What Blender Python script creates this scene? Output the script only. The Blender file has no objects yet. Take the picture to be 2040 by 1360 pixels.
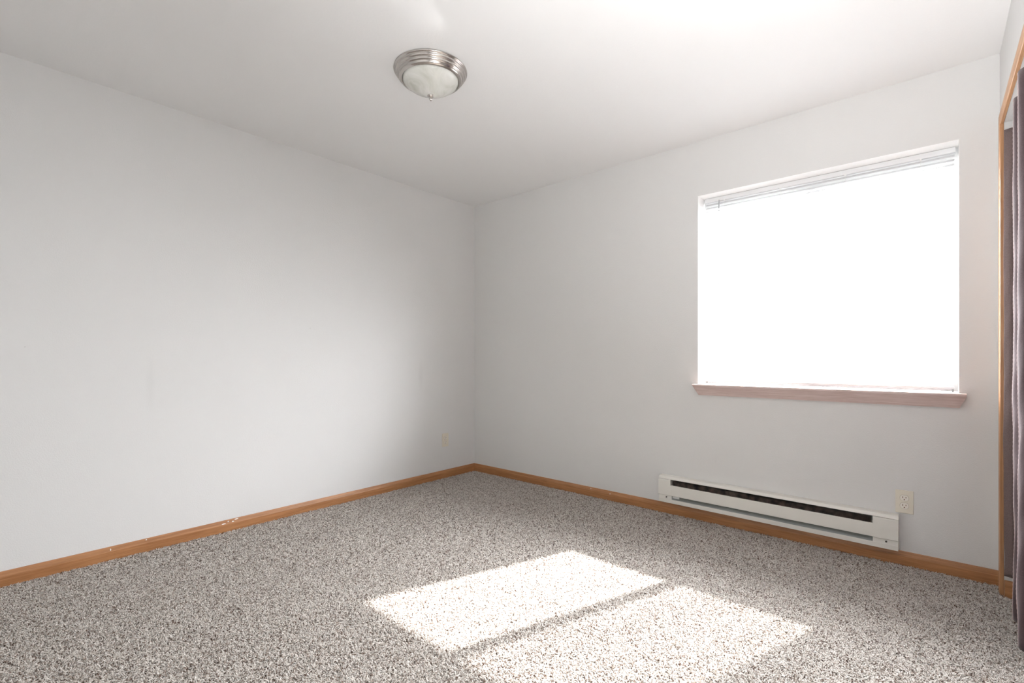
import bpy, bmesh, math, random
import numpy as np
from mathutils import Vector

random.seed(7)
S = bpy.context.scene
COL = S.collection
R = math.radians

# ------------------------------------------------------------------ camera
FX = 961.0
CAM = Vector((3.197, -3.129, 1.05))
cam_d = bpy.data.cameras.new('camera')
cam = bpy.data.objects.new('camera', cam_d)
COL.objects.link(cam)
cam.location = CAM
cam.rotation_euler = (R(90), 0, R(41.16))
cam_d.sensor_width = 36
cam_d.lens = 36 * FX / 2040
cam_d.shift_y = 32 / 2040
cam_d.clip_start = 0.02
S.camera = cam

# ------------------------------------------------------------------ world, sun, exposure
W = bpy.data.worlds.new('world')
S.world = W
W.use_nodes = True
bg = W.node_tree.nodes['Background']
bg.inputs[0].default_value = (0.955, 0.974, 0.998, 1)
bg.inputs[1].default_value = 88.0

sun_d = bpy.data.lights.new('sun', 'SUN')
sun = bpy.data.objects.new('sun', sun_d)
COL.objects.link(sun)
sun_d.energy = 27.0
sun_d.angle = R(0.9)
sun_d.color = (1.0, 0.955, 0.91)
sun.rotation_euler = Vector((-0.345, -1.0, -0.95)).to_track_quat('-Z', 'Y').to_euler()
sun.location = (4.5, 4, 5)

def area(name, loc, aim, sx, sy, power, color=(1, 1, 1), spread=180):
    d = bpy.data.lights.new(name, 'AREA')
    o = bpy.data.objects.new(name, d)
    COL.objects.link(o)
    d.shape = 'RECTANGLE'
    d.size, d.size_y = sx, sy
    d.energy = power
    d.color = color
    d.spread = R(spread)
    o.location = loc
    o.rotation_euler = (Vector(aim) - Vector(loc)).to_track_quat('-Z', 'Y').to_euler()
    return o

# added unseen fill lamp at the back wall, behind the camera
area('back_fill', (2.0, -3.86, 1.25), (1.3, 0, 1.25), 2.2, 2.2, 4, (1.0, 0.99, 0.98))
# added unseen lamp aimed up to brighten the right of the ceiling
area('ceiling_fill', (3.08, -2.6, 1.15), (3.15, -1.75, 2.44), 0.6, 0.6, 21, (1.0, 1.0, 1.0), 130)
# added spots imitating a sun glint on the ceiling behind the lamp
def glint(aim, ang, power):
    d = bpy.data.lights.new('glint_spot', 'SPOT')
    o = bpy.data.objects.new('glint_spot', d)
    COL.objects.link(o)
    d.energy, d.spot_size, d.spot_blend, d.shadow_soft_size = power, R(ang), 1.0, 0.02
    o.location = (3.25, -3.45, 1.15)
    o.rotation_euler = (Vector(aim) - o.location).to_track_quat('-Z', 'Y').to_euler()
glint((1.655, -1.835, 2.44), 1.9, 105)
glint((1.70, -1.93, 2.44), 1.6, 80)
glint((1.61, -1.90, 2.44), 2.6, 50)
glint((1.66, -2.03, 2.44), 2.6, 60)
# sky portal of the window
prt = area('window_portal', (2.671, 0.24, 1.485), (2.671, -1, 1.485), 1.3, 1.3, 1)
prt.data.cycles.is_portal = True

S.view_settings.view_transform = 'Standard'
S.view_settings.look = 'None'
S.view_settings.exposure = 0.12
S.view_settings.gamma = 1.0
S.view_settings.use_curve_mapping = False
S.cycles.use_denoising = True
S.cycles.max_bounces = 14
S.cycles.diffuse_bounces = 8
S.cycles.transparent_max_bounces = 24
S.cycles.sample_clamp_indirect = 6

# ------------------------------------------------------------------ node helpers
def new_mat(name, base=(0.8, 0.8, 0.8), rough=0.6, metal=0.0, **kw):
    m = bpy.data.materials.new(name)
    m.use_nodes = True
    b = m.node_tree.nodes['Principled BSDF']
    b.inputs['Base Color'].default_value = (*base, 1)
    b.inputs['Roughness'].default_value = rough
    b.inputs['Metallic'].default_value = metal
    for k, v in kw.items():
        b.inputs[k].default_value = v
    return m, m.node_tree, b

def N(t, typ, **kw):
    n = t.nodes.new(typ)
    for k, v in kw.items():
        setattr(n, k, v)
    return n

def noise(t, scale, detail=3, rough=0.5, vec=None, stretch=None, dist=0.0):
    tc = N(t, 'ShaderNodeTexCoord')
    src = tc.outputs['Object']
    if stretch:
        mp = N(t, 'ShaderNodeMapping')
        mp.inputs['Scale'].default_value = stretch
        t.links.new(src, mp.inputs['Vector'])
        src = mp.outputs['Vector']
    n = N(t, 'ShaderNodeTexNoise')
    n.inputs['Scale'].default_value = scale
    n.inputs['Detail'].default_value = detail
    n.inputs['Roughness'].default_value = rough
    n.inputs['Distortion'].default_value = dist
    t.links.new(src, n.inputs['Vector'])
    return n

def ramp(t, src, stops):
    r = N(t, 'ShaderNodeValToRGB')
    e = r.color_ramp.elements
    while len(e) < len(stops):
        e.new(0.5)
    for el, (p, c) in zip(e, stops):
        el.position = p
        el.color = (*c, 1)
    t.links.new(src, r.inputs['Fac'])
    return r

def bump(t, b, src, strength, dist):
    n = N(t, 'ShaderNodeBump')
    n.inputs['Strength'].default_value = strength
    n.inputs['Distance'].default_value = dist
    t.links.new(src, n.inputs['Height'])
    t.links.new(n.outputs['Normal'], b.inputs['Normal'])
    return n

def mix_rgb(t, fac, a, b_, blend='MIX'):
    m = N(t, 'ShaderNodeMix', data_type='RGBA', blend_type=blend)
    for sock, v in ((m.inputs[0], fac), (m.inputs[6], a), (m.inputs[7], b_)):
        if isinstance(v, bpy.types.NodeSocket):
            t.links.new(v, sock)
        elif isinstance(v, (int, float)):
            sock.default_value = v
        else:
            sock.default_value = (*v, 1)
    return m.outputs[2]

# ------------------------------------------------------------------ materials
def paint(name, col, scale=170, strength=0.25, smudges=()):
    m, t, b = new_mat(name, col, 0.62)
    b.inputs['Specular IOR Level'].default_value = 0.3
    n = noise(t, scale, 4, 0.6)
    r = ramp(t, n.outputs['Fac'], [(0.35, (0, 0, 0)), (0.65, (1, 1, 1))])
    bump(t, b, r.outputs['Color'], strength, 0.0012)
    big = noise(t, 1.3, 2)
    c = mix_rgb(t, big.outputs['Fac'], tuple(x * 0.985 for x in col), tuple(min(1, x * 1.012) for x in col))
    for (p, rad, sz, k) in smudges:
        tc = N(t, 'ShaderNodeTexCoord')
        mp = N(t, 'ShaderNodeMapping')
        mp.inputs['Location'].default_value = tuple(-p[i] / sz[i] for i in range(3))
        mp.inputs['Scale'].default_value = tuple(1 / s for s in sz)
        t.links.new(tc.outputs['Object'], mp.inputs['Vector'])
        g = N(t, 'ShaderNodeVectorMath', operation='LENGTH')
        t.links.new(mp.outputs['Vector'], g.inputs[0])
        mr = N(t, 'ShaderNodeMapRange', interpolation_type='SMOOTHSTEP')
        mr.inputs['From Min'].default_value = 1.0
        mr.inputs['From Max'].default_value = 0.1
        mr.inputs['To Max'].default_value = k
        t.links.new(g.outputs['Value'], mr.inputs['Value'])
        c = mix_rgb(t, mr.outputs['Result'], c, (0.35, 0.34, 0.33))
    t.links.new(c, b.inputs['Base Color'])
    return m

SM = [((0.0, -0.62, 0.90), 1, (0.5, 0.035, 0.16), 0.08),
      ((0.0, -1.80, 0.92), 1, (0.5, 0.02, 0.1), 0.0),
      ((0.0, -2.93, 1.10), 1, (0.05, 0.003, 0.004), 0.5),
      ((0.0, -1.56, 1.25), 1, (0.05, 0.008, 0.005), 0.25),
      ((0.0, -2.45, 0.90), 1, (0.5, 0.03, 0.2), 0.06)]
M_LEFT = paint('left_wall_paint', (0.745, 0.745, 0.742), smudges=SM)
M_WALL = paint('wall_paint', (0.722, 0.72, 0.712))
M_CEIL = paint('ceiling_paint', (0.84, 0.842, 0.842), scale=120, strength=0.12)
M_RETURN = paint('window_return_lit', (0.92, 0.92, 0.915), strength=0.1)  # skylight brightness put into the colour, paler than the walls

def wood(name, dark, light, axis, rough=0.42):
    """oak with the grain running along one axis (0, 1 or 2)"""
    m, t, b = new_mat(name, light, rough)
    st = [28.0, 28.0, 28.0]
    st[axis] = 1.2
    n = noise(t, 3.0, 6, 0.65, stretch=tuple(st), dist=0.4)
    st2 = [220.0, 220.0, 220.0]
    st2[axis] = 7
    n2 = noise(t, 1.5, 3, 0.6, stretch=tuple(st2))
    r = ramp(t, n.outputs['Fac'], [(0.3, dark), (0.7, light)])
    r2 = ramp(t, n2.outputs['Fac'], [(0.35, (0.80, 0.75, 0.7)), (0.55, (1, 1, 1))])
    c = mix_rgb(t, 0.75, r.outputs['Color'], r2.outputs['Color'], 'MULTIPLY')
    t.links.new(c, b.inputs['Base Color'])
    bump(t, b, n2.outputs['Fac'], 0.12, 0.0006)
    return m

OD, OL = (0.30, 0.125, 0.045), (0.50, 0.245, 0.105)
M_OAK_X = wood('oak_along_front', OD, OL, 0)
M_OAK_Y = wood('oak_along_side', OD, OL, 1)
M_OAK_Z = wood('oak_upright', (0.36, 0.17, 0.075), (0.56, 0.31, 0.155), 2)
M_OAK_H = wood('oak_head_casing', (0.40, 0.20, 0.09), (0.62, 0.36, 0.19), 1)
M_SILL = wood('sill_oak_halo', (0.58, 0.44, 0.41), (0.72, 0.60, 0.57), 0, 0.35)  # oak paled and pinked, bright window halo put into the colour
M_CHIP, _, _ = new_mat('white_paint_chip', (0.85, 0.83, 0.79), 0.7)

# carpet backing: what shows between the tufts and outside the tufted area
M_FLOOR, t, b = new_mat('carpet_backing', (0.2, 0.16, 0.13), 0.95)
n1 = noise(t, 190, 4, 0.7, dist=1.5)
r = ramp(t, n1.outputs['Fac'], [(0.36, (0.07, 0.05, 0.04)), (0.5, (0.34, 0.29, 0.25)), (0.62, (0.56, 0.52, 0.47))])
t.links.new(r.outputs['Color'], b.inputs['Base Color'])
bump(t, b, n1.outputs['Fac'], 1.0, 0.006)

M_PILE, t, b = new_mat('carpet_yarn', (0.6, 0.56, 0.5), 0.85)
at = N(t, 'ShaderNodeAttribute', attribute_name='tuft')
t.links.new(at.outputs['Color'], b.inputs['Base Color'])
b.inputs['Specular IOR Level'].default_value = 0.15
tr = N(t, 'ShaderNodeBsdfTranslucent')
t.links.new(at.outputs['Color'], tr.inputs['Color'])
ms = N(t, 'ShaderNodeMixShader')
ms.inputs[0].default_value = 0.22
t.links.new(b.outputs[0], ms.inputs[1])
t.links.new(tr.outputs[0], ms.inputs[2])
t.links.new(ms.outputs[0], t.nodes['Material Output'].inputs['Surface'])

M_VINYL, _, _ = new_mat('white_vinyl', (0.86, 0.87, 0.87), 0.4)
M_RAIL, t, b = new_mat('blind_rail_enamel', (0.78, 0.79, 0.80), 0.35)

M_SLAT, t, b = new_mat('blind_slat_vinyl', (0.82, 0.825, 0.83), 0.4)
tr = N(t, 'ShaderNodeBsdfTranslucent')
tr.inputs['Color'].default_value = (0.85, 0.87, 0.88, 1)
ms = N(t, 'ShaderNodeMixShader')
ms.inputs[0].default_value = 0.06
t.links.new(b.outputs[0], ms.inputs[1])
t.links.new(tr.outputs[0], ms.inputs[2])
t.links.new(ms.outputs[0], t.nodes['Material Output'].inputs['Surface'])

M_CORD, _, _ = new_mat('blind_cord', (0.8, 0.8, 0.79), 0.8)
M_WAND, _, _ = new_mat('wand_plastic', (0.42, 0.43, 0.44), 0.15)

def see_through(name, clear, col, glossy):
    m = bpy.data.materials.new(name)
    m.use_nodes = True
    t = m.node_tree
    t.nodes.clear()
    out = N(t, 'ShaderNodeOutputMaterial')
    a = N(t, 'ShaderNodeBsdfTransparent')
    a.inputs[0].default_value = (0.99, 0.99, 0.99, 1)
    if glossy:
        g = N(t, 'ShaderNodeBsdfGlossy')
        g.inputs['Roughness'].default_value = 0.02
    else:
        g = N(t, 'ShaderNodeBsdfDiffuse')
    g.inputs[0].default_value = (*col, 1)
    ms = N(t, 'ShaderNodeMixShader')
    ms.inputs[0].default_value = 1 - clear
    t.links.new(a.outputs[0], ms.inputs[1])
    t.links.new(g.outputs[0], ms.inputs[2])
    t.links.new(ms.outputs[0], out.inputs['Surface'])
    return m
M_GLASS = see_through('window_glass', 0.93, (1, 1, 1), True)
M_SCREEN = see_through('insect_screen_mesh', 0.72, (0.12, 0.12, 0.12), False)

M_NICKEL, t, b = new_mat('brushed_nickel', (0.55, 0.52, 0.49), 0.17, 1.0)
b.inputs['Anisotropic'].default_value = 0.5
n = noise(t, 60, 2, 0.5, stretch=(1, 1, 14))
bump(t, b, n.outputs['Fac'], 0.06, 0.001)

M_ALAB, t, b = new_mat('alabaster_glass', (0.8, 0.81, 0.77), 0.22)
n = noise(t, 7, 4, 0.6, dist=1.8)
r = ramp(t, n.outputs['Fac'], [(0.32, (0.55, 0.56, 0.50)), (0.5, (0.69, 0.695, 0.65)), (0.68, (0.78, 0.78, 0.75))])
t.links.new(r.outputs['Color'], b.inputs['Base Color'])
b.inputs['Subsurface Weight'].default_value = 0.35
b.inputs['Subsurface Radius'].default_value = (0.02, 0.02, 0.02)

M_HEAT, t, b = new_mat('heater_enamel', (0.78, 0.765, 0.715), 0.38)
M_HEAT_IN, t, b = new_mat('heater_reflector_steel', (0.34, 0.36, 0.345), 0.4, 0.35)
M_FIN, t, b = new_mat('heater_fins_dusty', (0.10, 0.095, 0.09), 0.6, 0.4)
n = noise(t, 30, 4, 0.6)
r = ramp(t, n.outputs['Fac'], [(0.38, (0.06, 0.055, 0.055)), (0.66, (0.34, 0.27, 0.22))])
t.links.new(r.outputs['Color'], b.inputs['Base Color'])
M_SCREW, _, _ = new_mat('dark_screw', (0.10, 0.09, 0.08), 0.4, 0.7)
M_IVORY, _, _ = new_mat('ivory_plastic', (0.76, 0.715, 0.615), 0.3)
M_GAP, _, _ = new_mat('receptacle_gap', (0.42, 0.36, 0.29), 0.7)
M_RECEPT, _, _ = new_mat('receptacle_plastic', (0.86, 0.83, 0.76), 0.25)
M_SLOT, _, _ = new_mat('outlet_slot', (0.16, 0.08, 0.045), 0.8)

def fabric(name, base, light):
    m, t, b = new_mat(name, base, 0.85)
    n = noise(t, 420, 3, 0.7)
    r = ramp(t, n.outputs['Fac'], [(0.35, base), (0.7, light)])
    t.links.new(r.outputs['Color'], b.inputs['Base Color'])
    b.inputs['Sheen Weight'].default_value = 0.22
    b.inputs['Sheen Roughness'].default_value = 0.4
    b.inputs['Sheen Tint'].default_value = (1, 0.9, 0.9, 1)
    bump(t, b, n.outputs['Fac'], 0.5, 0.001)
    return m
M_CURT = fabric('mauve_curtain_cloth', (0.046, 0.026, 0.029), (0.10, 0.062, 0.067))
M_CURT2 = fabric('taupe_curtain_cloth_lit', (0.125, 0.088, 0.082), (0.21, 0.155, 0.145))  # taupe cloth, its colour lightened for the window light it faces

M_CREST_TUBE, _, _ = new_mat('crest_tube_pale', (0.52, 0.41, 0.41), 0.8)

# ------------------------------------------------------------------ mesh helpers
def link(name, bm, mat, parent=None, smooth=False, loc=None):
    me = bpy.data.meshes.new(name)
    bmesh.ops.recalc_face_normals(bm, faces=bm.faces)
    bm.to_mesh(me)
    bm.free()
    for m_ in (mat if isinstance(mat, (list, tuple)) else [mat]):
        me.materials.append(m_)
    if smooth:
        me.polygons.foreach_set('use_smooth', [True] * len(me.polygons))
    o = bpy.data.objects.new(name, me)
    COL.objects.link(o)
    if parent is not None:
        o.parent = parent
    if loc is not None:
        o.location = loc
    return o

def box(bm, x0, x1, y0, y1, z0, z1, bev=0.0):
    v = [bm.verts.new(p) for p in ((x0, y0, z0), (x1, y0, z0), (x1, y1, z0), (x0, y1, z0),
                                   (x0, y0, z1), (x1, y0, z1), (x1, y1, z1), (x0, y1, z1))]
    fs = [bm.faces.new([v[i] for i in f]) for f in ((3, 2, 1, 0), (4, 5, 6, 7), (0, 1, 5, 4), (1, 2, 6, 5), (2, 3, 7, 6), (3, 0, 4, 7))]
    if bev > 0:
        es = list({e for f in fs for e in f.edges})
        bmesh.ops.bevel(bm, geom=es, offset=bev, segments=2, profile=0.5, affect='EDGES')

def prism(bm, prof, axis, a0, a1, close=True, m0=None, m1=None):
    """sweep a profile of (u, v) along axis: axis 'x' -> (u,v)=(y,z); 'y' -> (x,z); 'z' -> (x,y).
    m0/m1(u, v): offset added to the start/end (mitres)"""
    rings = []
    for a, mm in ((a0, m0), (a1, m1)):
        ring = []
        for u, v in prof:
            aa = a + (mm(u, v) if mm else 0)
            p = {'x': (aa, u, v), 'y': (u, aa, v), 'z': (u, v, aa)}[axis]
            ring.append(bm.verts.new(p))
        rings.append(ring)
    n = len(prof)
    for i in range(n if close else n - 1):
        j = (i + 1) % n
        bm.faces.new((rings[0][i], rings[0][j], rings[1][j], rings[1][i]))
    if close:
        bm.faces.new(rings[0])
        bm.faces.new(rings[1])

def lathe(bm, prof, seg=64, c=(0, 0, 0)):
    rings = []
    for r_, z in prof:
        if r_ < 1e-6:
            rings.append([bm.verts.new((c[0], c[1], c[2] + z))])
        else:
            rings.append([bm.verts.new((c[0] + r_ * math.cos(2 * math.pi * k / seg), c[1] + r_ * math.sin(2 * math.pi * k / seg), c[2] + z)) for k in range(seg)])
    for a, b_ in zip(rings[:-1], rings[1:]):
        for k in range(seg):
            l = (k + 1) % seg
            if len(a) == 1 and len(b_) == 1:
                continue
            if len(a) == 1:
                bm.faces.new((a[0], b_[k], b_[l]))
            elif len(b_) == 1:
                bm.faces.new((a[k], a[l], b_[0]))
            else:
                bm.faces.new((a[k], a[l], b_[l], b_[k]))

def disc(bm, cx, y0, y1, cz, r_, seg=20, sx=1.0, flat=None):
    """short cylinder along y; flat clips its top and bottom (receptacle face)"""
    pts = []
    for k in range(seg):
        a = 2 * math.pi * k / seg
        z = r_ * math.sin(a)
        if flat:
            z = max(-flat, min(flat, z))
        pts.append((cx + sx * r_ * math.cos(a), cz + z))
    A = [bm.verts.new((x, y0, z)) for x, z in pts]
    B = [bm.verts.new((x, y1, z)) for x, z in pts]
    for k in range(seg):
        l = (k + 1) % seg
        bm.faces.new((A[k], A[l], B[l], B[k]))
    bm.faces.new(A)
    bm.faces.new(B)

def shade_auto(o, ang=35):
    me = o.data
    me.polygons.foreach_set('use_smooth', [True] * len(me.polygons))
    b = bmesh.new()
    b.from_mesh(me)
    for e in b.edges:
        if len(e.link_faces) == 2 and e.calc_face_angle(0) > R(ang):
            e.smooth = False
    b.to_mesh(me)
    b.free()

def struct(o, label=None):
    o['kind'] = 'structure'
    if label:
        o['label'] = label
    return o

def thing(name, label, cat, loc=(0, 0, 0), rz=0, group=None):
    o = bpy.data.objects.new(name, None)
    o.empty_display_size = 0.1
    COL.objects.link(o)
    o.location = loc
    o.rotation_euler = (0, 0, rz)
    o['label'] = label
    o['category'] = cat
    if group:
        o['group'] = group
    return o

# ------------------------------------------------------------------ room shell
H = 2.44                      # ceiling height
RX = 3.4245                   # face of the right wall
BY = -3.95                    # face of the wall behind the photographer
TH = 0.19                     # thickness of the window wall
WX0, WX1, WZ0, WZ1 = 2.053, 3.289, 0.868, 2.09     # window opening
OY1, OY0, OZ = -0.115, -1.95, 2.08                 # closet opening (far side, near side, head)
CX = RX + 0.115               # closet side of the right wall

bm = bmesh.new(); box(bm, -0.15, 4.35, BY - 0.15, TH, -0.12, 0.0)
fl = struct(link('floor', bm, M_FLOOR), 'greige frieze carpet with brown flecks across the whole room')
bm = bmesh.new(); box(bm, -0.15, 4.35, BY - 0.15, TH, H, H + 0.12)
struct(link('ceiling', bm, M_CEIL), 'plain white flat ceiling')
bm = bmesh.new(); box(bm, -0.15, 0.0, BY - 0.15, TH, 0.0, H)
struct(link('wall_left', bm, M_LEFT), 'long blank white wall on the left')
bm = bmesh.new()
box(bm, 0.0, WX0, 0, TH, 0, H)
box(bm, WX1, 4.35, 0, TH, 0, H)
box(bm, WX0, WX1, 0, TH, 0, WZ0)
box(bm, WX0, WX1, 0, TH, WZ1, H)
struct(link('wall_front', bm, M_WALL), 'white wall with the window and the baseboard heater')
bm = bmesh.new()
box(bm, RX, CX, OY1, 0.0, 0, H)
box(bm, RX, CX, BY, OY0, 0, H)
box(bm, RX, CX, OY0, OY1, OZ, H)
struct(link('wall_right', bm, M_WALL), 'white wall with the curtained closet opening')
bm = bmesh.new()
box(bm, CX, 4.20, OY1, -0.0, 0, H)          # side of the closet, flush with the opening
box(bm, 4.20, 4.35, BY, 0.0, 0, H)
box(bm, CX, 4.20, OY0 - 0.1, OY0, 0, H)
struct(link('wall_closet', bm, M_WALL), 'white inside walls of the closet')
bm = bmesh.new(); box(bm, 0.0, 4.35, BY - 0.15, BY, 0, H)
struct(link('wall_back', bm, M_WALL))

# ------------------------------------------------------------------ baseboards
BH, BT = 0.076, 0.012
def base_prof(sign=1):
    # (distance from wall, height)
    return [(0, 0), (BT, 0), (BT, BH - 0.024), (BT - 0.001, BH - 0.021), (0.006, BH - 0.0025), (0.0045, BH), (0, BH)]
bm = bmesh.new()
prism(bm, [(d, z) for d, z in base_prof()], 'y', BY, 0.0, m1=lambda u, v: -u)
bl = struct(link('baseboard_left', bm, M_OAK_Y), 'oak baseboard along the left wall')
bm = bmesh.new()
prism(bm, [(-d, z) for d, z in base_prof()], 'x', 0.0, RX, m0=lambda u, v: -u)
bf = struct(link('baseboard_front', bm, M_OAK_X), 'oak baseboard under the window and heater')
bm = bmesh.new()
prism(bm, [(OY1 - d, z) for d, z in base_prof()], 'x', RX + 0.0055, 4.20)
struct(link('baseboard_closet', bm, M_OAK_X), 'oak baseboard inside the closet')
bm = bmesh.new()
prism(bm, [(RX - d, z) for d, z in base_prof()], 'y', BY, OY0 - 0.06)
struct(link('baseboard_right', bm, M_OAK_Y))

def chip(parent, pts, nrm, k=0.0009):
    """small irregular paint chip: polygon given in wall coordinates with real thickness"""
    bm = bmesh.new()
    A = [bm.verts.new(p) for p in pts]
    B = [bm.verts.new((p[0] + nrm[0] * k, p[1] + nrm[1] * k, p[2] + nrm[2] * k)) for p in pts]
    n = len(pts)
    bm.faces.new(A); bm.faces.new(B)
    for i in range(n):
        bm.faces.new((A[i], A[(i + 1) % n], B[(i + 1) % n], B[i]))
    o = link('paint_chip', bm, M_CHIP, parent)
    o['label'] = 'white paint chip'
    return o
def bevel_x(z):     # distance of the sloped face of the baseboard from the wall
    z0, z1 = BH - 0.021, BH - 0.0025
    f = min(1, max(0, (z - z0) / (z1 - z0)))
    return (BT - 0.001) * (1 - f) + 0.006 * f
def chip_left(y, z, w, h):
    rnd = random.Random(int(abs(y) * 1000))
    pts = []
    for k in range(8):
        a = 2 * math.pi * k / 8
        q = rnd.uniform(0.6, 1.0)
        yy, zz = y + w / 2 * math.cos(a) * q, z + h / 2 * math.sin(a) * q
        pts.append((bevel_x(zz) + 0.0001, yy, zz))
    chip(bl, pts, (1, 0, 0.5))
def chip_front(x, z, w, h):
    rnd = random.Random(int(x * 1000))
    pts = []
    for k in range(8):
        a = 2 * math.pi * k / 8
        q = rnd.uniform(0.6, 1.0)
        xx, zz = x + w / 2 * math.cos(a) * q, z + h / 2 * math.sin(a) * q
        pts.append((xx, -bevel_x(zz) - 0.0001, zz))
    chip(bf, pts, (0, -1, 0.5))

# ------------------------------------------------------------------ closet casing
bm = bmesh.new()
OX = RX - 0.0085
# head piece and upright of the casing, mitred at the far corner, ranch profile with an eased back edge
yo, zo = OY1 + 0.063, OZ + 0.063
def casing_prof(w=0.063):
    # (offset outward from the opening edge, x)
    return [(0.0, RX + 0.005), (-0.003, RX + 0.0035), (-0.003, OX + 0.002), (0.0, OX), (0.018, OX - 0.002), (0.040, OX - 0.001), (w - 0.006, OX + 0.002), (w, OX + 0.006), (w, RX), (0.0, RX)]
P = casing_prof()
lo = [bm.verts.new((x, OY1 + o_, 0.0)) for o_, x in P]
co = [bm.verts.new((x, OY1 + o_, OZ + o_)) for o_, x in P]
n = len(P)
for i in range(n):
    j = (i + 1) % n
    bm.faces.new((lo[i], lo[j], co[j], co[i]))
bm.faces.new(lo)
bm.faces.new(co)
struct(link('trim_1', bm, M_OAK_Z), 'upright oak casing at the closet opening beside the corner')
bm = bmesh.new()
co = [bm.verts.new((x, OY1 + o_, OZ + o_)) for o_, x in P]
ne = [bm.verts.new((x, OY0 - o_, OZ + o_)) for o_, x in P]
for i in range(n):
    j = (i + 1) % n
    bm.faces.new((co[i], co[j], ne[j], ne[i]))
bm.faces.new(co)
bm.faces.new(ne)
struct(link('trim_2', bm, M_OAK_H), 'oak head casing over the closet opening')
bm = bmesh.new()
lo = [bm.verts.new((x, OY0 - o_, 0.0)) for o_, x in P]
co = [bm.verts.new((x, OY0 - o_, OZ + o_)) for o_, x in P]
for i in range(n):
    j = (i + 1) % n
    bm.faces.new((lo[i], lo[j], co[j], co[i]))
bm.faces.new(lo)
bm.faces.new(co)
struct(link('trim_3', bm, M_OAK_Z))

# ------------------------------------------------------------------ window
win = bpy.data.objects.new('window_1', None)
COL.objects.link(win)
win.location = (2.671, 0, 0.88)
struct(win, 'white vinyl sliding window set deep in the wall')
def wlink(name, bm, mat, parent=None, **k):
    for v in bm.verts:
        v.co -= win.location
    return link(name, bm, mat, parent or win, **k)
bm = bmesh.new()
fx0, fx1, fz0, fz1 = WX0 + 0.001, WX1 - 0.001, 0.881, WZ1 - 0.001
fw = 0.042
for a in ((fx0, fx0 + fw, fz0, fz1), (fx1 - fw, fx1, fz0, fz1), (fx0 + fw, fx1 - fw, fz0, fz0 + fw), (fx0 + fw, fx1 - fw, fz1 - 0.026, fz1)):
    box(bm, a[0], a[1], 0.125, 0.166, a[2], a[3], 0.002)
box(bm, fx0 + fw, fx1 - fw, 0.1215, 0.1255, 2.020, fz1, 0.001)  # inner head lip added so the top slat rows read grey
wlink('window_frame', bm, M_VINYL)
bm = bmesh.new()      # drywall returns of the recess, paint paled to carry the skylight
box(bm, WX0 + 0.0002, WX1 - 0.0002, 0.0002, 0.1245, WZ1 - 0.0018, WZ1 - 0.0002)
box(bm, WX0 + 0.0002, WX0 + 0.0018, 0.0002, 0.1245, 0.8802, WZ1 - 0.002)
box(bm, WX1 - 0.0018, WX1 - 0.0002, 0.0002, 0.1245, 0.8802, WZ1 - 0.002)
wlink('window_return', bm, M_RETURN)
mx = 2.671
for (a0, a1, yy) in ((fx0 + fw, mx + 0.032, 0.147), (mx - 0.032, fx1 - fw, 0.128)):
    bm = bmesh.new()
    z0, z1 = fz0 + fw, fz1 - 0.026
    sw = 0.011
    for q in ((a0, a0 + (0.064 if a0 > 2.5 else sw), z0, z1), (a1 - (0.064 if a1 < 2.8 else sw), a1, z0, z1), (a0, a1, z0, z0 + sw), (a0, a1, z1 - sw, z1)):
        box(bm, q[0], q[1], yy, yy + 0.018, q[2], q[3], 0.0015)
    sash = wlink('sash', bm, M_VINYL)
    bm = bmesh.new()
    box(bm, a0 + 0.012, a1 - 0.012, yy + 0.007, yy + 0.011, z0 + 0.012, z1 - 0.012)
    wlink('pane', bm, M_GLASS, sash)
bm = bmesh.new()
box(bm, mx + 0.02, fx1 - fw + 0.01, 0.1662, 0.1668, fz0 + fw - 0.01, fz1 - 0.016)
wlink('insect_screen', bm, M_SCREEN)

# stool and the sloping apron with mitred returns
bm = bmesh.new()
box(bm, WX0 + 0.0005, WX1 - 0.0005, -0.001, 0.126, 0.869, 0.880)
prism(bm, [(-0.053, 0.8745), (-0.052, 0.8785), (-0.050, 0.880), (-0.0005, 0.880), (-0.0005, 0.869), (-0.052, 0.869)], 'x', 2.034, 3.313)
wlink('window_sill', bm, M_SILL)
bm = bmesh.new()
prism(bm, [(-0.047, 0.8688), (-0.0005, 0.8688), (-0.0005, 0.811), (-0.013, 0.811), (-0.016, 0.816)], 'x', 2.071, 3.279,
      m0=lambda u, v: (u) * 0.75 , m1=lambda u, v: -(u) * 0.75)
wlink('sill_apron', bm, M_SILL)

# ------------------------------------------------------------------ venetian blind
BX0, BX1 = WX0 + 0.013, WX1 - 0.011
BYc = 0.103
bl_t = thing('venetian_blind', 'lowered white mini blind with tilted slats hanging inside the window recess', 'blind', (2.671, BYc, WZ1))
def blink(name, bm, mat, parent=None, **k):
    for v in bm.verts:
        v.co -= bl_t.location
    return link(name, bm, mat, parent or bl_t, **k)
bm = bmesh.new()
box(bm, BX0, BX1, BYc - 0.0135, BYc + 0.0135, 2.060, 2.0865, 0.0015)
blink('headrail', bm, M_RAIL)
PITCH, SW, TILT = 0.0215, 0.0250, math.atan(0.95) - R(6)
z = 2.047
bm = bmesh.new()
while z > 0.925:
    ring = []
    nn = 5
    for k in range(nn):
        u = (k / (nn - 1) - 0.5) * SW
        crown = 0.0010 * (1 - (2 * u / SW) ** 2)
        # inner edge (towards the room, -y) low, outer edge high: the slat lies along the sunbeam
        y_ = BYc + u * math.cos(TILT) - crown * math.sin(TILT)
        z_ = z + u * math.sin(TILT) + crown * math.cos(TILT)
        ring.append((y_, z_))
    th = 0.00025
    prof = [(y_, z_ + th) for y_, z_ in ring] + [(y_, z_ - th) for y_, z_ in reversed(ring)]
    prism(bm, prof, 'x', BX0 + 0.004, BX1 - 0.004)
    z -= PITCH
blink('slats', bm, M_SLAT)
bm = bmesh.new()
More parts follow.
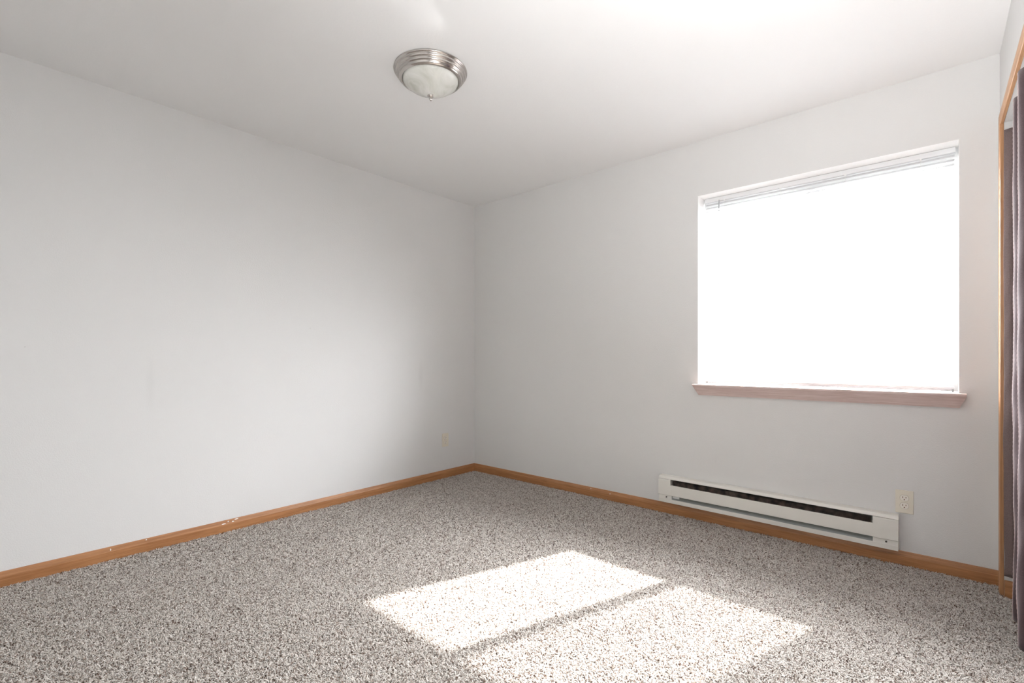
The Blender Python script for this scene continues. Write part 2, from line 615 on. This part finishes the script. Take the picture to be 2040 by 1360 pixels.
box(bm, BX0 + 0.004, BX1 - 0.004, BYc - 0.011, BYc + 0.011, 0.893, 0.906, 0.003)
blink('bottom_rail', bm, M_RAIL)
for lx in (2.189, 2.508, 2.829, 3.147):
    bm = bmesh.new()
    for yy in (-0.0125, 0.0115):
        box(bm, lx - 0.0012, lx + 0.0012, BYc + yy, BYc + yy + 0.0008, 0.898, 2.062)
    box(bm, lx - 0.004, lx + 0.004, BYc - 0.0145, BYc - 0.0125, 2.054, 2.066)
    box(bm, lx - 0.006, lx + 0.006, BYc - 0.0125, BYc + 0.0125, 0.8895, 0.8935)
    blink('ladder_cord', bm, M_CORD)
bm = bmesh.new()
lathe(bm, [(0, 0), (0.0032, -0.002), (0.0032, -0.50), (0.0042, -0.505), (0.0042, -0.56), (0, -0.565)], 6, (2.157, BYc - 0.021, 2.045))
for zz in (2.045, 2.05, 2.055):
    pass
box(bm, 2.1555, 2.1585, BYc - 0.0225, BYc - 0.013, 2.044, 2.064)
wd = blink('tilt_wand', bm, M_WAND)
wd['label'] = 'grey plastic tilt wand'
for hx in (BX0 + 0.006, BX1 - 0.014):
    bm = bmesh.new()
    box(bm, hx, hx + 0.008, BYc - 0.019, BYc - 0.002, 0.8802, 0.8822)
    box(bm, hx, hx + 0.008, BYc - 0.004, BYc - 0.002, 0.8802, 0.8935)
    blink('hold_down_bracket', bm, M_WAND)

# ------------------------------------------------------------------ ceiling light
lamp = thing('ceiling_light', 'flush ceiling light with a stepped nickel ring and a bowl of cloudy white glass', 'ceiling light', (1.358, -1.625, H))
bm = bmesh.new()
lathe(bm, [(0, -0.001), (0.1740, -0.0005), (0.1765, -0.003), (0.1765, -0.006), (0.174, -0.009), (0.1695, -0.0105),
           (0.1685, -0.0125), (0.1680, -0.019), (0.1655, -0.022), (0.1605, -0.0235), (0.1595, -0.0255), (0.1588, -0.031),
           (0.1565, -0.0345), (0.1520, -0.036), (0.1508, -0.038), (0.1495, -0.043), (0.1465, -0.0465), (0.1410, -0.049),
           (0.1375, -0.0505), (0.1355, -0.049), (0.1345, -0.045), (0.1340, -0.020)], 96)
base = link('mounting_ring', bm, M_NICKEL, lamp)
shade_auto(base, 60)
base['label'] = 'stepped brushed nickel ring'
bm = bmesh.new()
prof = [(0.1335, -0.040), (0.1328, -0.0490), (0.1285, -0.0570), (0.1195, -0.0660), (0.1070, -0.0755), (0.0920, -0.0845), (0.0750, -0.0935),
        (0.0570, -0.1020), (0.0390, -0.1100), (0.0220, -0.1170), (0.0100, -0.1210), (0, -0.1225)]
inner = [(max(0, r_ - 0.004), z_ + 0.004) for r_, z_ in reversed(prof)]
lathe(bm, prof + inner, 96)
sh = link('glass_bowl', bm, M_ALAB, lamp)
shade_auto(sh, 60)
sh['label'] = 'cloudy white alabaster glass bowl'
bm = bmesh.new()
lathe(bm, [(0, -0.1160), (0.0155, -0.1180), (0.0165, -0.1205), (0.0155, -0.1235), (0.0115, -0.1270), (0.0070, -0.1290), (0.0062, -0.1310),
           (0.0084, -0.1345), (0.0080, -0.1385), (0.0048, -0.1425), (0.0028, -0.1445), (0, -0.1460)], 32)
fn = link('finial', bm, M_NICKEL, lamp)
shade_auto(fn, 60)
fn['label'] = 'small nickel finial'

# ------------------------------------------------------------------ baseboard heater
HX0, HX1, HZ0, HZ1, HD = 1.813, 3.064, 0.092, 0.266, 0.062
ht = thing('baseboard_heater', 'long cream electric baseboard heater mounted low on the wall under the window', 'heater', ((HX0 + HX1) / 2, 0, HZ0))
def hlink(name, bm, mat, parent=None, **k):
    for v in bm.verts:
        v.co -= ht.location
    return link(name, bm, mat, parent or ht, **k)
LC, RC = 0.082, 0.103        # widths of the end compartments
bm = bmesh.new()
# back pan: thin plate on the wall, top hood with a turned-down lip, bottom lip with a rolled edge
prism(bm, [(-0.0003, HZ0), (-0.003, HZ0), (-0.003, HZ1 - 0.004), (-0.0003, HZ1 - 0.001)], 'x', HX0 + 0.001, HX1 - 0.001)
prism(bm, [(-0.0005, HZ1), (-0.046, HZ1), (-0.050, HZ1 - 0.0015), (-0.058, 0.2515), (-0.058, 0.249), (-0.0565, 0.249), (-0.049, HZ1 - 0.004), (-0.003, HZ1 - 0.003)], 'x', HX0, HX1)
hlink('back_pan', bm, M_HEAT)
bm = bmesh.new()
prism(bm, [(-0.003, HZ0 + 0.001), (-0.052, HZ0), (-0.055, HZ0 + 0.001), (-0.0565, HZ0 + 0.024), (-0.0555, HZ0 + 0.0262), (-0.054, HZ0 + 0.024), (-0.0525, HZ0 + 0.003), (-0.003, HZ0 + 0.003)], 'x', HX0, HX1)
hlink('bottom_lip', bm, M_HEAT)
bm = bmesh.new()
prism(bm, [(-0.0545, HZ0 + 0.0235), (-0.046, HZ0 + 0.032), (-0.030, 0.146), (-0.022, 0.165), (-0.020, 0.165), (-0.028, 0.145), (-0.044, HZ0 + 0.029), (-0.053, HZ0 + 0.020)], 'x', HX0 + LC, HX1 - RC)
o = hlink('reflector', bm, M_HEAT_IN)
o['label'] = 'grey sloping reflector'
bm = bmesh.new()
prism(bm, [(-0.0575, 0.143), (-0.0605, 0.1435), (-0.062, 0.146), (-0.062, 0.2085), (-0.0608, 0.211), (-0.055, 0.2118), (-0.054, 0.2085), (-0.0598, 0.2085), (-0.0598, 0.146)], 'x', HX0 + LC, HX1 - RC)
hlink('front_panel', bm, M_HEAT)
bm = bmesh.new()
k = HX0 + LC + 0.012
while k < HX1 - RC - 0.01:
    box(bm, k, k + 0.0009, -0.047, -0.006, 0.170, 0.237)
    k += 0.0042
prism(bm, [(-0.026 + 0.006 * math.cos(a), 0.198 + 0.006 * math.sin(a)) for a in [i * math.pi / 5 for i in range(10)]], 'x', HX0 + LC - 0.01, HX1 - RC + 0.01)
o = hlink('heating_fins', bm, M_FIN)
o['label'] = 'dusty dark heating fins'
bm = bmesh.new()
prism(bm, [(-0.010, 0.214), (-0.012, 0.214), (-0.012, 0.2445), (-0.010, 0.2445)], 'x', HX0 + LC, HX1 - RC)
hlink('deflector', bm, M_HEAT_IN)
for (a0, a1) in ((HX0, HX0 + LC), (HX1 - RC, HX1)):
    bm = bmesh.new()
    prism(bm, [(-0.003, 0.141), (-0.0585, 0.1415), (-0.0628, 0.1445), (-0.0628, 0.243), (-0.0612, 0.2475), (-0.003, 0.2475)], 'x', a0, a1)
    cap = hlink('end_cap', bm, M_HEAT)
    bm = bmesh.new()
    prism(bm, [(-0.003, HZ0 + 0.003), (-0.053, HZ0 + 0.003), (-0.0538, HZ0 + 0.024), (-0.0500, 0.1405), (-0.003, 0.1405)], 'x', a0 + 0.001, a1 - (0.0 if a0 > 2.5 else -0.006))
    hlink('junction_cover', bm, M_HEAT, ht)
    sx = a0 + 0.052 if a0 < 2.5 else a0 + 0.055
    bm = bmesh.new()
    disc(bm, sx, -0.0560, -0.0500, 0.129, 0.0042, 14)
    hlink('screw', bm, M_SCREW)
bm = bmesh.new()
box(bm, HX0 + LC + 0.012, HX0 + LC + 0.055, -0.0500, -0.0440, 0.124, 0.137, 0.001)
ht.rotation_euler = (0, R(0.34), 0)      # hangs slightly lower at its right end
ht.location.z -= 0.0037
o = hlink('limit_switch_clip', bm, M_VINYL)
o['label'] = 'pale clip at the left end'

# ------------------------------------------------------------------ wall outlets
def make_outlet(name, label):
    """facing -y, centre at the origin"""
    t_ = thing(name, label, 'outlet', group=None)
    bm = bmesh.new()
    w, h = 0.0355, 0.0575
    pr = []
    a = [(-w, 0.0), (w, 0.0)]
    box(bm, -w, w, -0.0062, -0.0002, -h, h, 0.0022)
    link('cover_plate', bm, M_IVORY, t_)
    for zz in (-0.0195, 0.0195):
        bm = bmesh.new()
        disc(bm, 0, -0.0084, -0.0058, zz, 0.0172, 28, 1.0, 0.0142)
        rc = link('receptacle', bm, M_RECEPT, t_)
        bm = bmesh.new()
        disc(bm, 0, -0.0066, -0.0055, zz, 0.0183, 28, 1.0, 0.0153)
        link('gap', bm, M_GAP, rc)
        for (xx, ww, hh) in ((-0.0064, 0.0018, 0.0085), (0.0064, 0.0018, 0.0070)):
            bm = bmesh.new()
            box(bm, xx - ww / 2 - 0.0005, xx + ww / 2 + 0.0005, -0.0087, -0.0082, zz + 0.0035 - hh / 2, zz + 0.0035 + hh / 2)
            link('slot', bm, M_SLOT, rc)
        bm = bmesh.new()
        disc(bm, 0, -0.0087, -0.0082, zz - 0.0078, 0.0027, 12)
        link('ground_hole', bm, M_SLOT, rc)
    bm = bmesh.new()
    disc(bm, 0, -0.0074, -0.0060, 0, 0.0028, 16)
    link('screw', bm, M_IVORY, t_)
    return t_
o1 = make_outlet('wall_outlet', 'ivory duplex outlet just right of the baseboard heater')
o1.location = (3.086, 0, 0.325)
o1['group'] = 'ivory duplex outlets'
def copy_tree(o, parent=None):
    c = o.copy()
    COL.objects.link(c)
    c.parent = parent
    for ch in o.children:
        copy_tree(ch, c)
    return c
o2 = copy_tree(o1)
o2['label'] = 'ivory duplex outlet low on the left wall near the corner'
o2.location = (0, -0.356, 0.335)
o2.rotation_euler = (0, 0, R(90))

# ------------------------------------------------------------------ closet curtains
def curtain(name, label, plan, z0f, z1, mat, seed, group=None, wr=0.0015, crests=()):
    rnd = random.Random(seed)
    # smooth the plan line with Catmull-Rom
    pts = []
    P_ = [plan[0]] + plan + [plan[-1]]
    for i in range(1, len(P_) - 2):
        for k in range(8):
            u = k / 8
            q = []
            for c in (0, 1):
                p0, p1, p2, p3 = (P_[i + d][c] for d in (-1, 0, 1, 2))
                q.append(0.5 * (2 * p1 + (p2 - p0) * u + (2 * p0 - 5 * p1 + 4 * p2 - p3) * u * u + (3 * p1 - p0 - 3 * p2 + p3) * u ** 3))
            pts.append(q)
    pts.append(plan[-1])
    bm = bmesh.new()
    rows = 60
    grid = []
    ph = [rnd.uniform(0, 6.28) for _ in range(6)]
    for j in range(rows + 1):
        f = j / rows
        row = []
        for i, (x, y) in enumerate(pts):
            zb = z0f(y)
            z = z1 + (zb - z1) * f
            w = wr * (0.3 + f) * (math.sin(z * 7 + ph[0] + y * 9) + 0.6 * math.sin(z * 17 + ph[1] + y * 31) + 0.4 * math.sin(z * 31 + ph[2] - i * 0.6))
            row.append(bm.verts.new((x + w, y + 0.6 * w, z)))
        grid.append(row)
    for j in range(rows):
        for i in range(len(pts) - 1):
            bm.faces.new((grid[j][i], grid[j][i + 1], grid[j + 1][i + 1], grid[j + 1][i]))
    cols_ = {ci: [tuple(grid[j][ci].co) for j in range(rows + 1)] for ci in crests}
    o = link(name, bm, mat, smooth=True)
    for ci in crests:  # pale rippled tube tracing each chosen fold crest
        path = cols_[ci]
        bm2 = bmesh.new()
        rings = []
        for k in range(len(path) * 6 - 5):
            a = path[k // 6]
            b2 = path[min(k // 6 + 1, len(path) - 1)]
            f = (k % 6) / 6
            c = [a[q] * (1 - f) + b2[q] * f for q in range(3)]
            rr = 0.0017 + 0.0004 * math.sin(k * 2.1)
            rings.append([bm2.verts.new((c[0] - 0.0016 + rr * math.cos(t_ * math.pi / 3), c[1] + rr * math.sin(t_ * math.pi / 3), c[2])) for t_ in range(6)])
        for A, B in zip(rings[:-1], rings[1:]):
            for t_ in range(6):
                bm2.faces.new((A[t_], A[(t_ + 1) % 6], B[(t_ + 1) % 6], B[t_]))
        pc = link('crest_tube', bm2, M_CREST_TUBE, o, smooth=True)
        pc['label'] = 'pale pink rippled tube down the edge of the fold'
    md = o.modifiers.new('cloth thickness', 'SOLIDIFY')
    md.thickness = 0.0022
    md.offset = 0
    o['label'] = label
    o['category'] = 'curtain'
    if group:
        o['group'] = group
    return o
cxr = 3.197
curtain('closet_curtain', 'short taupe curtain panel at the far end of the closet opening, beside the corner',
        [(cxr + 0.2292, -0.148), (cxr + 0.252, -0.160), (cxr + 0.268, -0.152), (cxr + 0.285, -0.165), (cxr + 0.300, -0.155), (cxr + 0.315, -0.17)],
        lambda y: 0.104, 2.036, M_CURT2, 3, 'closet curtain panels', 0.0012)
curtain('closet_curtain', 'long mauve-brown curtain gathered in deep folds, nearest the camera at the right edge',
        [(cxr + 0.300, -0.36), (cxr + 0.262, -0.42), (cxr + 0.233, -0.462), (cxr + 0.243, -0.492), (cxr + 0.285, -0.53), (cxr + 0.29, -0.60),
         (cxr + 0.250, -0.66), (cxr + 0.2235, -0.702), (cxr + 0.232, -0.735), (cxr + 0.275, -0.77), (cxr + 0.30, -0.85), (cxr + 0.25, -0.95), (cxr + 0.225, -1.0),
         (cxr + 0.25, -1.06), (cxr + 0.30, -1.12)],
        lambda y: 0.043, 2.042, M_CURT, 11, 'closet curtain panels', 0.0018, (16, 56))
bm = bmesh.new()
box(bm, cxr + 0.255, cxr + 0.275, OY0 + 0.002, -0.30, 2.046, 2.0795, 0.001)
tk = link('curtain_track', bm, M_VINYL)
tk['label'] = 'slim white curtain track under the head of the closet opening'
tk['category'] = 'curtain track'

# paint chips on the oak
chip_left(-2.62, 0.062, 0.006, 0.014)
chip_left(-2.47, 0.070, 0.008, 0.006)
for (dy, zz, w, h) in ((-2.095, 0.058, 0.030, 0.006), (-2.07, 0.066, 0.010, 0.010), (-2.045, 0.061, 0.016, 0.008), (-2.025, 0.070, 0.03, 0.007)):
    chip_left(dy, zz, w, h)
chip_front(1.257, 0.066, 0.006, 0.011)
chip_front(1.42, 0.056, 0.005, 0.011)

# ------------------------------------------------------------------ carpet pile
def carpet():
    rng = np.random.default_rng(5)
    fwd = np.array([-math.sin(R(41.16)), math.cos(R(41.16))])
    rgt = np.array([math.cos(R(41.16)), math.sin(R(41.16))])
    def sample(dens, dmin, dmax):
        x0, x1, y0, y1 = 0.013, 3.75, -3.6, -0.014
        n = int((x1 - x0) * (y1 - y0) * dens)
        p = np.stack([rng.uniform(x0, x1, n), rng.uniform(y0, y1, n)], 1)
        rel = p - np.array([CAM.x, CAM.y])
        d = rel @ fwd
        s = (rel @ rgt) / np.maximum(d, 0.05)
        ok = (d > dmin) & (d <= dmax) & (s > -1.25) & (s < 1.25)
        inroom = p[:, 0] < RX - 0.003
        closet = (p[:, 0] >= RX - 0.003) & (p[:, 1] < OY1 - 0.02) & (p[:, 1] > OY0)
        ok &= inroom | closet
        return p[ok], d[ok]
    a, da = sample(78000, 1.15, 2.4)
    b_, db = sample(52000, 2.4, 6)
    p = np.concatenate([a, b_]); dd = np.concatenate([da, db])
    n = len(p)
    sc = np.where(dd < 2.4, 1.0, 1.18) * rng.uniform(0.75, 1.25, n)
    th = rng.uniform(0, 2 * np.pi, n)
    # slow drift of the lie of the pile
    lx, ly = np.cos(th), np.sin(th)
    length = 0.0135 * sc
    wid = 0.00105 * sc * rng.uniform(0.8, 1.3, n)
    hgt = rng.uniform(0.0065, 0.0125, n)
    curl = rng.uniform(-1.9, 1.9, n)
    m = 4
    V = np.zeros((n, m, 2, 3), np.float32)
    px, py = p[:, 0].copy(), p[:, 1].copy()
    prof_s = [0.0, 0.30, 0.66, 1.0]
    prof_z = [0.0, 0.62, 1.0, 0.86]
    prof_w = [0.9, 1.25, 1.1, 0.55]
    prev = 0.0
    ang = th.copy()
    cx_, cy_ = px - lx * length * 0.5, py - ly * length * 0.5
    for k in range(m):
        ds = (prof_s[k] - prev) * length
        prev = prof_s[k]
        cx_ = cx_ + np.cos(ang) * ds
        cy_ = cy_ + np.sin(ang) * ds
        ang = ang + curl * 0.45
        nx, ny = -np.sin(ang), np.cos(ang)
        w = wid * prof_w[k]
        roll = rng.uniform(-0.5, 0.5, n) * w
        z = hgt * prof_z[k]
        V[:, k, 0, 0] = cx_ - nx * w; V[:, k, 0, 1] = cy_ - ny * w; V[:, k, 0, 2] = z - roll
        V[:, k, 1, 0] = cx_ + nx * w; V[:, k, 1, 1] = cy_ + ny * w; V[:, k, 1, 2] = z + roll
    V = np.maximum(V, np.array([-1e9, -1e9, 0.0002], np.float32))
    V[..., 0] = np.maximum(V[..., 0], 0.0122)
    V[..., 1] = np.minimum(V[..., 1], -0.0122)
    co = V.reshape(-1, 3)
    base_i = (np.arange(n) * m * 2)[:, None, None]
    q = np.array([[k * 2, k * 2 + 1, k * 2 + 3, k * 2 + 2] for k in range(m - 1)])[None]
    faces = (base_i + q).reshape(-1)
    me = bpy.data.meshes.new('carpet_pile')
    me.vertices.add(len(co))
    me.vertices.foreach_set('co', co.ravel())
    nf = n * (m - 1)
    me.loops.add(nf * 4)
    me.loops.foreach_set('vertex_index', faces.astype(np.int32))
    me.polygons.add(nf)
    me.polygons.foreach_set('loop_start', np.arange(nf, dtype=np.int32) * 4)
    me.polygons.foreach_set('use_smooth', np.ones(nf, bool))
    me.update(calc_edges=True)
    cols = np.array([(0.79, 0.75, 0.71), (0.68, 0.635, 0.59), (0.38, 0.315, 0.27), (0.13, 0.08, 0.06)])
    pick = rng.choice(4, n, p=[0.46, 0.30, 0.16, 0.08])
    c = cols[pick] * rng.uniform(0.88, 1.12, (n, 1))
    rgba = np.ones((n, m * 2, 4), np.float32)
    rgba[:, :, :3] = c[:, None, :]
    at_ = me.color_attributes.new('tuft', 'FLOAT_COLOR', 'POINT')
    at_.data.foreach_set('color', rgba.reshape(-1))
    me.materials.append(M_PILE)
    o = bpy.data.objects.new('carpet_pile', me)
    COL.objects.link(o)
    o['kind'] = 'stuff'
    o['label'] = 'twisted greige and brown carpet yarn covering the floor'
    o['category'] = 'carpet'
    print('tufts', n)
carpet()
